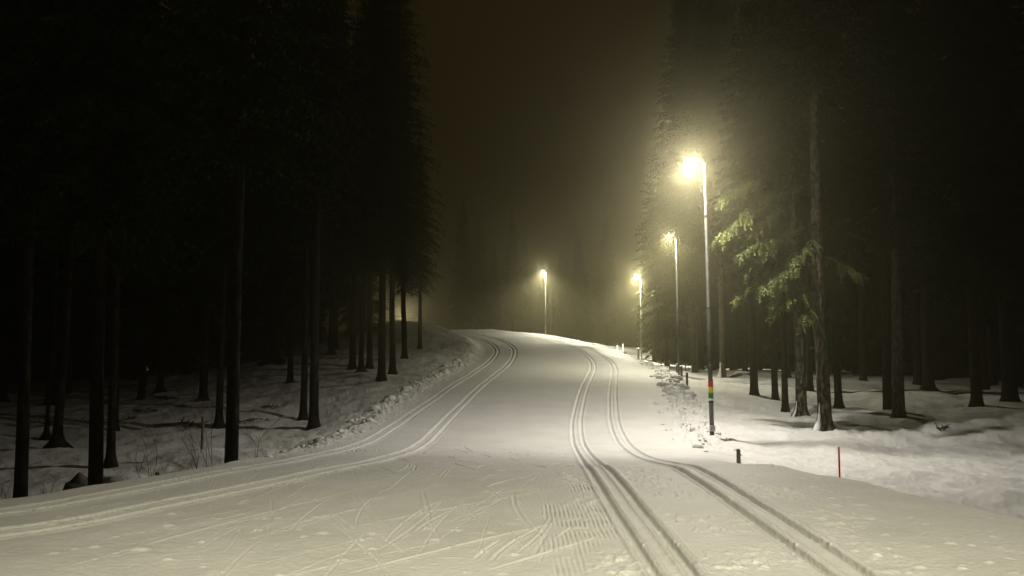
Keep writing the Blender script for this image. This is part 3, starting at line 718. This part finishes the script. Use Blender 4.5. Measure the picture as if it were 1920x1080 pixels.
fallen(320, 743, 35, 1.1, 0, 4, 'flat dark branch on snow just right of the distant flared trunk', 3)
fallen(237, 775, 29, .9, 1.2, 5, 'dark broken branch sticking up right of the paired trunks', 4)
fallen(175, 779, 29, 1.3, .15, 6, 'dark flat branch pointing left from behind the boulder trunk', 3)
fallen(470, 765, 27, 1.2, .4, 7, 'forked fallen branch right of the rough trunk', 3)
fallen(381, 748, 33, .5, .8, 8, 'small dark branch tip on snow between slim trunk and distant trunk', 3)
fallen(510, 756, 30, .4, .3, 9, 'small dark twig lump on snow left of the close pair of trunks', 3)
fallen(100, 787, 28, .6, .9, 10, 'dark twiggy clump at the thin trunk far left', 4)
fallen(1758, 810, 23.5, .4, .3, 11, 'small dark twig on the snow right of the close pair of trunks', 2)

# rubble of broken snow along the trail edges: countless lumps, one object
import bmesh
rs2 = random.Random(21); bm = bmesh.new()
def lumps(path, n, off, smin, smax, y0, y1):
    P = [p for p in path if y0 < p[1] < y1]
    for k in range(n):
        p = rs2.choice(P); x = p[0]+rs2.gauss(off, .32); y = p[1]+rs2.gauss(0, .4); s = smin+(smax-smin)*rs2.random()**3
        z = hgt(x, y)
        g = bmesh.ops.create_icosphere(bm, subdivisions=2, radius=s)
        sx, sy, sz = rs2.uniform(.8, 1.3), rs2.uniform(.8, 1.2), rs2.uniform(.6, 1.0); o_ = rs2.random()*50
        V = np.array([v.co[:] for v in g['verts']])/s; nn = pn(V[:, 0]*1.5+o_, V[:, 1]*1.5+V[:, 2]*1.7)
        for v, q in zip(g['verts'], nn):
            f = 1+.7*float(q); v.co = (x+v.co.x*sx*f, y+v.co.y*sy*f, z+v.co.z*sz*f-s*.12)
eRr = resample(EDGE_R, .3); eLr = resample(EDGE_L, .3)
lumps(eRr, 170, .35, .02, .11, 18, 30); lumps(eRr, 230, .35, .03, .27, 28, 48); lumps(eRr, 40, .3, .05, .16, 48, 64)
lumps(eLr, 110, -.55, .015, .10, 12, 19); lumps(eLr, 60, -.55, .02, .16, 18, 27); lumps(eLr, 34, -.6, .04, .24, 26, 44)
me = bpy.data.meshes.new('snow_rubble'); bm.to_mesh(me); bm.free(); me.polygons.foreach_set('use_smooth', np.ones(len(me.polygons), bool))
o = link('snow_rubble', me, M['snow']); tag(o, 'broken lumps of snow thrown up along both trail edges', 'snow rubble', kind='stuff')

# ---------------------------------------------------------------- fog
b = MB(); b.box((0, 55, 20), (150, 190, 56)); hz = b.build('haze', None)
hm = bpy.data.materials.new('haze'); hm.use_nodes = True; nt = hm.node_tree; nt.nodes.remove(nt.nodes['Principled BSDF'])
pv = nt.nodes.new('ShaderNodeVolumePrincipled'); pv.inputs['Color'].default_value = (.95, .89, .56, 1); pv.inputs['Density'].default_value = HAZE; pv.inputs['Anisotropy'].default_value = .9
nt.links.new(pv.outputs[0], nt.nodes['Material Output'].inputs['Volume']); hz.data.materials.append(hm)
tag(hz, 'thin night fog glowing around the lamps', 'fog', kind='stuff')
